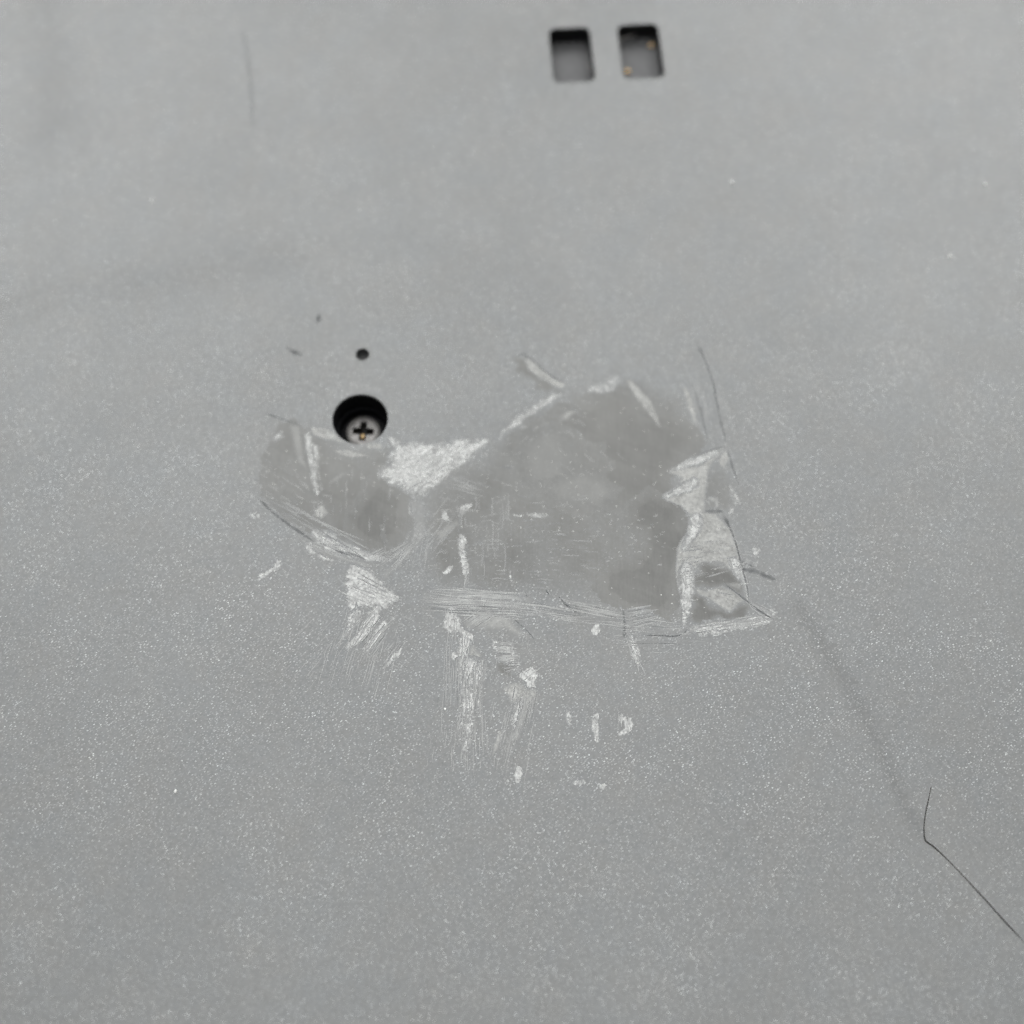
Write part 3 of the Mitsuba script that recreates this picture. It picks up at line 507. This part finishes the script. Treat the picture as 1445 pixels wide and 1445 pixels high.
def cross(z, k):
    aa, bb = a * k, b * k ** 0.8
    q = [(aa, bb), (-aa, bb), (-aa * 1.15, aa * 1.15), (-bb, aa), (-bb, -aa), (-aa * 1.15, -aa * 1.15), (-aa, -bb), (aa, -bb), (aa * 1.15, -aa * 1.15), (bb, -aa), (bb, aa), (aa * 1.15, aa * 1.15)]
    c, s = math.cos(cross_rot), math.sin(cross_rot)
    return np.array([[HOLE[0] + c * x - s * y, HOLE[1] + s * x + c * y, z] for x, y in q])


head_parts = [trimesh.Trimesh(*loft([circle(HOLE, r, z, 72) for r, z in prof]), process=False)]
face = Polygon(circle(HOLE, prof[-1][0], 0, 72)[:, :2], [cross(0, 1)[:, :2]])
fv, ff = trimesh.creation.triangulate_polygon(face, engine='earcut')
head_parts.append(trimesh.Trimesh(np.c_[fv, np.full(len(fv), SZ)], ff, process=False))
put(CASE + '__screw', trimesh.util.concatenate(head_parts), 'screw_bsdf', label='steel cross head screw deep in its black hole', smooth=30)
put(CASE + '__screw__recess', loft([cross(SZ, 1), cross(SZ - 0.3, 0.92), cross(SZ - 0.75, 0.6)], True), 'recess_bsdf')
fl = trimesh.creation.icosphere(3, 1.0)
fv = np.asarray(fl.vertices) * (0.8 + 0.4 * meshkit.fbm(np.asarray(fl.vertices) * 2.0)[:, None])
fl.vertices = fv * [0.24, 0.30, 0.2] + [HOLE[0] - 0.03, HOLE[1] - 0.46, SZ - 0.18]
put(CASE + '__screw__brass_fleck', fl, 'brass_bsdf', label='brass coloured fleck in the cross of the screw', smooth=True)

put(CASE + '__pin_hole', loft([circle(PIN, PIN_R + 0.2, -CH - 0.05, 48), circle(PIN, PIN_R - 0.01, -CH - 0.05, 48), circle(PIN, PIN_R - 0.04, -0.85, 48), circle(PIN, PIN_R - 0.15, -0.95, 48)], True), 'pin_bsdf',
    label='small round pin hole above the screw', smooth=35)

FLOOR = -1.9
for k, c in enumerate(SLOTS):
    s = put(CASE + '__slot', loft([rounded(c, SW, SH, SR, ROT, z, g) for g, z in ((0.5, -CH - 0.05), (-0.01, -CH - 0.05), (-0.03, FLOOR - 0.05))]), 'slot_wall_bsdf',
            label=('left rectangular slot with a plain grey floor', 'right rectangular slot with two brass contacts')[k], smooth=35)
    put(s + '__floor', loft([rounded(c, SW, SH, SR, ROT, z, 0.2) for z in (FLOOR - 0.04, FLOOR)], True), 'slot_floor_bsdf')
    if k:
        for x, y, r in CONTACTS:
            dome = trimesh.creation.icosphere(2, 1.0)
            dome.vertices = np.asarray(dome.vertices) * [r, r, r * 0.7] + [x, y, FLOOR + r * 0.2]
            put(s + '__contact', dome, 'brass_bsdf', smooth=True)

# ---------------------------------------------------------------- wear on the casing: thin residue, rubbed paint and scratches, each lying on it as its own sheet
taken = []                                      # (level, polygon): sheets that overlap lie on different levels
rng = np.random.default_rng(7)
HOLES = shapely.union_all([Point(HOLE).buffer(HOLE_R + CH + 0.04), Point(PIN).buffer(PIN_R + CH + 0.04)])


def level(poly, base):
    k = base
    while any(l == k and q.intersects(poly) for l, q in taken):
        k += 1
    taken.append((k, poly))
    return 0.004 + 0.0017 * k


def chaikin(p, closed, n=2):
    p = np.asarray(p, float)
    for _ in range(n):
        q = np.roll(p, -1, 0) if closed else p[1:]
        o = p if closed else p[:-1]
        m = np.stack([0.75 * o + 0.25 * q, 0.25 * o + 0.75 * q], 1).reshape(-1, 2)
        p = m if closed else np.vstack([p[:1], m, p[-1:]])
    return p


def sheet(pts, k, soft, ang, base, grow=0.0, crisp=False):
    poly = Polygon(chaikin(pts, True, 0 if crisp else 1)).buffer(0)
    # uneven outline
    ring = poly.segmentize(0.12)
    if ring.geom_type != 'Polygon':
        ring = max(ring.geoms, key=lambda g: g.area)
    xy = np.asarray(ring.exterior.coords)[:-1]
    amp = min(0.4, 0.4 * soft) if base else 0.8
    d = np.stack([meshkit.fbm(np.c_[xy * 1.6, xy[:, 0] * 0 + 3 * j], 4, 11 + j) - 0.5 for j in range(2)], 1)
    poly = Polygon(xy + 2 * amp * d).buffer(grow, join_style='mitre', mitre_limit=3.0).difference(HOLES).buffer(0)
    if poly.geom_type != 'Polygon':
        poly = max(poly.geoms, key=lambda g: g.area)
    poly = poly.simplify(0.01)
    step = min(max(math.sqrt(poly.area) / 45, 0.10), 0.3)
    edge = poly.segmentize(step)
    edge = np.vstack([np.asarray(r.coords)[:-1] for r in [edge.exterior, *edge.interiors]])
    x0, y0, x1, y1 = poly.bounds
    gx, gy = np.meshgrid(np.arange(x0, x1, step), np.arange(y0, y1, step * 0.87))
    gx[1::2] += step / 2
    g = np.c_[gx.ravel(), gy.ravel()] + rng.uniform(-0.1, 0.1, (gx.size, 2)) * step
    inside = poly.buffer(-step * 0.45)
    g = g[shapely.contains_xy(inside, g[:, 0], g[:, 1])]
    v = np.vstack([edge, g])
    f = Delaunay(v).simplices
    c = v[f].mean(1)
    f = f[shapely.contains_xy(poly, c[:, 0], c[:, 1])]
    dist = shapely.distance(shapely.points(v), poly.boundary)
    fade = np.clip(dist / soft, 0, 1)
    if soft > 0.6:                              # a thin stroke is soft all over
        fade = np.clip(dist / min(soft, max(dist.max(), 1e-6) * 0.58), 0, 1)
    if ang is None:
        q = np.asarray(poly.minimum_rotated_rectangle.exterior.coords)
        e = max((q[1] - q[0], q[2] - q[1]), key=lambda d_: np.hypot(*d_))
        ang = math.degrees(math.atan2(e[1], e[0]))
    ca, sa = math.cos(math.radians(ang)), math.sin(math.radians(ang))
    uv = np.c_[k * fade, -sa * v[:, 0] + ca * v[:, 1]]
    nrm = np.cross(v[f[:, 1]] - v[f[:, 0]], v[f[:, 2]] - v[f[:, 0]])
    f[nrm < 0] = f[nrm < 0][:, ::-1]
    return (np.c_[v, np.full(len(v), level(poly, base))], f), uv


def strip(path, width, k, z, sharp=0.55):
    """A flat tapered line along the path."""
    p = np.asarray(path, float)
    t = np.gradient(p, axis=0)
    t /= np.linalg.norm(t, axis=1, keepdims=True)
    nrm = np.stack([-t[:, 1], t[:, 0]], 1)
    w = np.broadcast_to(width, (len(p),))[:, None] / 2 * (sharp + (1 - sharp) * np.sin(np.linspace(0.1, 3.04, len(p))))[:, None]
    n = len(p)
    v = np.vstack([p - nrm * w, p, p + nrm * w])
    e = np.minimum(1, (0.5 + np.minimum(np.arange(n), np.arange(n)[::-1])) / max(2.0, n * (0.35 if sharp < 0.9 else 0.08)))
    uv = np.c_[np.r_[0.35 * k * e, k * e, 0.35 * k * e], np.r_[-w[:, 0], 0 * w[:, 0], w[:, 0]]]
    i = np.arange(n - 1)
    f = np.vstack([np.stack([a_ + i, b_ + i, b_ + i + 1, a_ + i + 1], 1) for a_, b_ in ((n, 0), (2 * n, n))])
    f = np.vstack([f[:, [0, 1, 2]], f[:, [0, 2, 3]]])
    return np.c_[v, np.full(len(v), z)], f, uv


filmed_area = Polygon()
rubs = []


def lies_on_film(pts):
    q = Polygon(pts).buffer(0)
    return filmed_area.intersection(q).area > 0.6 * q.area


for name, pts, k, soft, label in FILM:
    m, uv = sheet(pts, k, soft, None, 0, 0.25 * soft)
    put(f'{CASE}__{name}', m, 'film_bsdf' + ('_on_film' if lies_on_film(pts) else ''), label=label, uv=uv)
    if k > 0.5:
        filmed_area = filmed_area.union(Polygon(pts).buffer(-0.2))
for name, pts, k, soft, ang, label, frost in SCUFF:
    rubs.append((pts, k, ang, frost))
    m, uv = sheet(pts, k, soft * (0.4 if frost and soft < 1 else 1.0), ang, 8, 0.05 if frost else 0.05 + 0.05 * math.sqrt(Polygon(pts).buffer(0).area), bool(frost))
    put(f'{CASE}__{name}', m, ('frost_bsdf' if frost else 'scuff_bsdf') + ('_on_film' if lies_on_film(pts) else ''), label=label, uv=uv)
for name, pts, wid, k, label in DARK:
    path = np.asarray(chaikin(pts, False, 2))
    arc = np.r_[0, np.cumsum(np.linalg.norm(np.diff(path, axis=0), axis=1))]
    src = np.asarray(pts)
    sarc = np.r_[0, np.cumsum(np.linalg.norm(np.diff(src, axis=0), axis=1))]
    s = np.linspace(0, 1, max(8, int(arc[-1] / 0.12)))
    path = np.stack([np.interp(s, arc / arc[-1], path[:, j]) for j in range(2)], 1)
    path += 0.05 * np.stack([meshkit.fbm(np.c_[path * 1.5, path[:, 0] * 0 + j], 3, 5 + j) - 0.5 for j in range(2)], 1)
    w = np.interp(s, sarc / sarc[-1], wid) * (0.75 + 0.5 * meshkit.noise(np.c_[path * 4, path[:, 0] * 0], 3)) * 1.5
    v, f, uv = strip(path, w, min(1.0, k * 1.2), level(LineString(path).buffer(0.05), 24), 1.0)
    put(f'{CASE}__{name}', (v, f), 'dark_bsdf', label=label, uv=uv)
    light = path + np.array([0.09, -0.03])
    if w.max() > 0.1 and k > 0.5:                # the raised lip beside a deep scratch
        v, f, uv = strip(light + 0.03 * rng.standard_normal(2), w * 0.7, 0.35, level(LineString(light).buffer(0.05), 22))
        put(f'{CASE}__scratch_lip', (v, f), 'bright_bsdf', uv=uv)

bundles = {'bright_bsdf': [], 'dark_bsdf': []}
for quad, n, k, darkness, seed, ln, w in FINE:
    r = random.Random(seed)
    A, B, C, D = (np.array(q) for q in quad)
    for i in range(n):
        t = (i + r.random()) / n
        p, q = A + (B - A) * t, C + (D - C) * t
        L = r.uniform(*ln)
        s0 = r.uniform(0, 1 - L)
        m = max(5, int(np.linalg.norm(q - p) * L / 0.4))
        s = np.linspace(s0, s0 + L, m)[:, None]
        path = p + (q - p) * s
        bend = (q - p)[::-1] * [-1, 1] * r.gauss(0, 0.006)
        path = path + bend * np.sin(np.linspace(0, 3.1, m))[:, None]
        path += 0.035 * np.stack([meshkit.noise(np.c_[path * 1.1, path[:, 0] * 0 + seed + i], 40 + j) - 0.5 for j in range(2)], 1)
        which = 'dark_bsdf' if r.random() < darkness else 'bright_bsdf'
        bundles[which].append(strip(path, w * r.uniform(0.7, 1.9), k * r.uniform(0.5, 1.15) * (0.6 if which == 'dark_bsdf' else 1), 0.0705 + 0.000006 * len(bundles[which]) + (0 if which == 'dark_bsdf' else 0.0055)))
r = random.Random(77)
for pts, k, ang, frost in rubs:                #  fine streaks that run out of the rubbed places
    q = Polygon(pts).buffer(0)
    if q.area < 1.0 or k < 0.5:
        continue
    if ang is None:
        c = np.asarray(q.minimum_rotated_rectangle.exterior.coords)
        e = max((c[1] - c[0], c[2] - c[1]), key=lambda d_: np.hypot(*d_))
        ang = math.degrees(math.atan2(e[1], e[0]))
    x0, y0, x1, y1 = q.bounds
    for i in range(int((2 if frost else 5) * q.area ** 0.8)):
        p = np.array([r.uniform(x0, x1), r.uniform(y0, y1)])
        if not q.contains(Point(p)):
            continue
        a_ = math.radians(ang + r.gauss(0, 9))
        L = r.uniform(0.5, 3.2) * (0.6 if frost else 1)
        path = p + np.linspace(-L / 2, L / 2, 7)[:, None] * [math.cos(a_), math.sin(a_)]
        path += 0.05 * np.stack([meshkit.noise(np.c_[path * 1.1, path[:, 0] * 0 + i], 60 + j) - 0.5 for j in range(2)], 1)
        if HOLES.intersects(LineString(path)):
            continue
        which = 'dark_bsdf' if r.random() < 0.08 else 'bright_bsdf'
        bundles[which].append(strip(path, r.uniform(0.04, 0.10), k * r.uniform(0.2, 0.75) * (0.4 if which == 'dark_bsdf' else 1), 0.0705 + 0.000006 * len(bundles[which]) + (0 if which == 'dark_bsdf' else 0.0055)))
for bs, name in (('bright_bsdf', 'fine_pale_scratches'), ('dark_bsdf', 'fine_dark_scratches')):
    vs, fs, us, at = [], [], [], 0
    for v, f, u in bundles[bs]:
        vs.append(v); fs.append(f + at); us.append(u); at += len(v)
    put(f'{CASE}__{name}', (np.vstack(vs), np.vstack(fs)), bs, kind='stuff', uv=np.vstack(us),
        label='bundles of fine pale scratches in the worn area' if 'pale' in name else 'bundles of fine dark scratches in the worn area')

# ---------------------------------------------------------------- loose things lying on the casing
hp = np.asarray(chaikin(HAIR, False, 2))
hz = 0.035 + 0.12 * meshkit.noise(np.c_[hp * 0.5, hp[:, 0] * 0], 2)
put('dark_hair', tube(np.c_[hp, hz], 0.021 + 0.021 * meshkit.noise(np.c_[hp * 0.8, hp[:, 0] * 0], 6)), 'hair_bsdf', smooth=True, category='hair',
    label='thin dark kinked hair lying near the lower right corner of the grey casing')
for k, (path, label) in enumerate(FIBRES):
    pp = np.asarray(path)
    q = chaikin(pp[:, :2], False, 2)
    z = np.interp(np.linspace(0, 1, len(q)), np.linspace(0, 1, len(pp)), pp[:, 2])
    put('lint_fibre', tube(np.c_[q, z], 0.035), 'fibre_bsdf', smooth=True, label=label, category='fibre')
for k, (x, y, r, label) in enumerate(SPECKS):
    ic = trimesh.creation.icosphere(2, 1.0)
    vv = np.asarray(ic.vertices)
    ic.vertices = vv * (0.7 + 0.6 * meshkit.fbm(vv * 1.6 + 10 * k, 3, k))[:, None] * [r, r * 1.3, r * 0.7] + [x, y, r * 0.4]
    put('dust_speck', ic, 'dust_bsdf', smooth=True, label=label, category='dust speck')
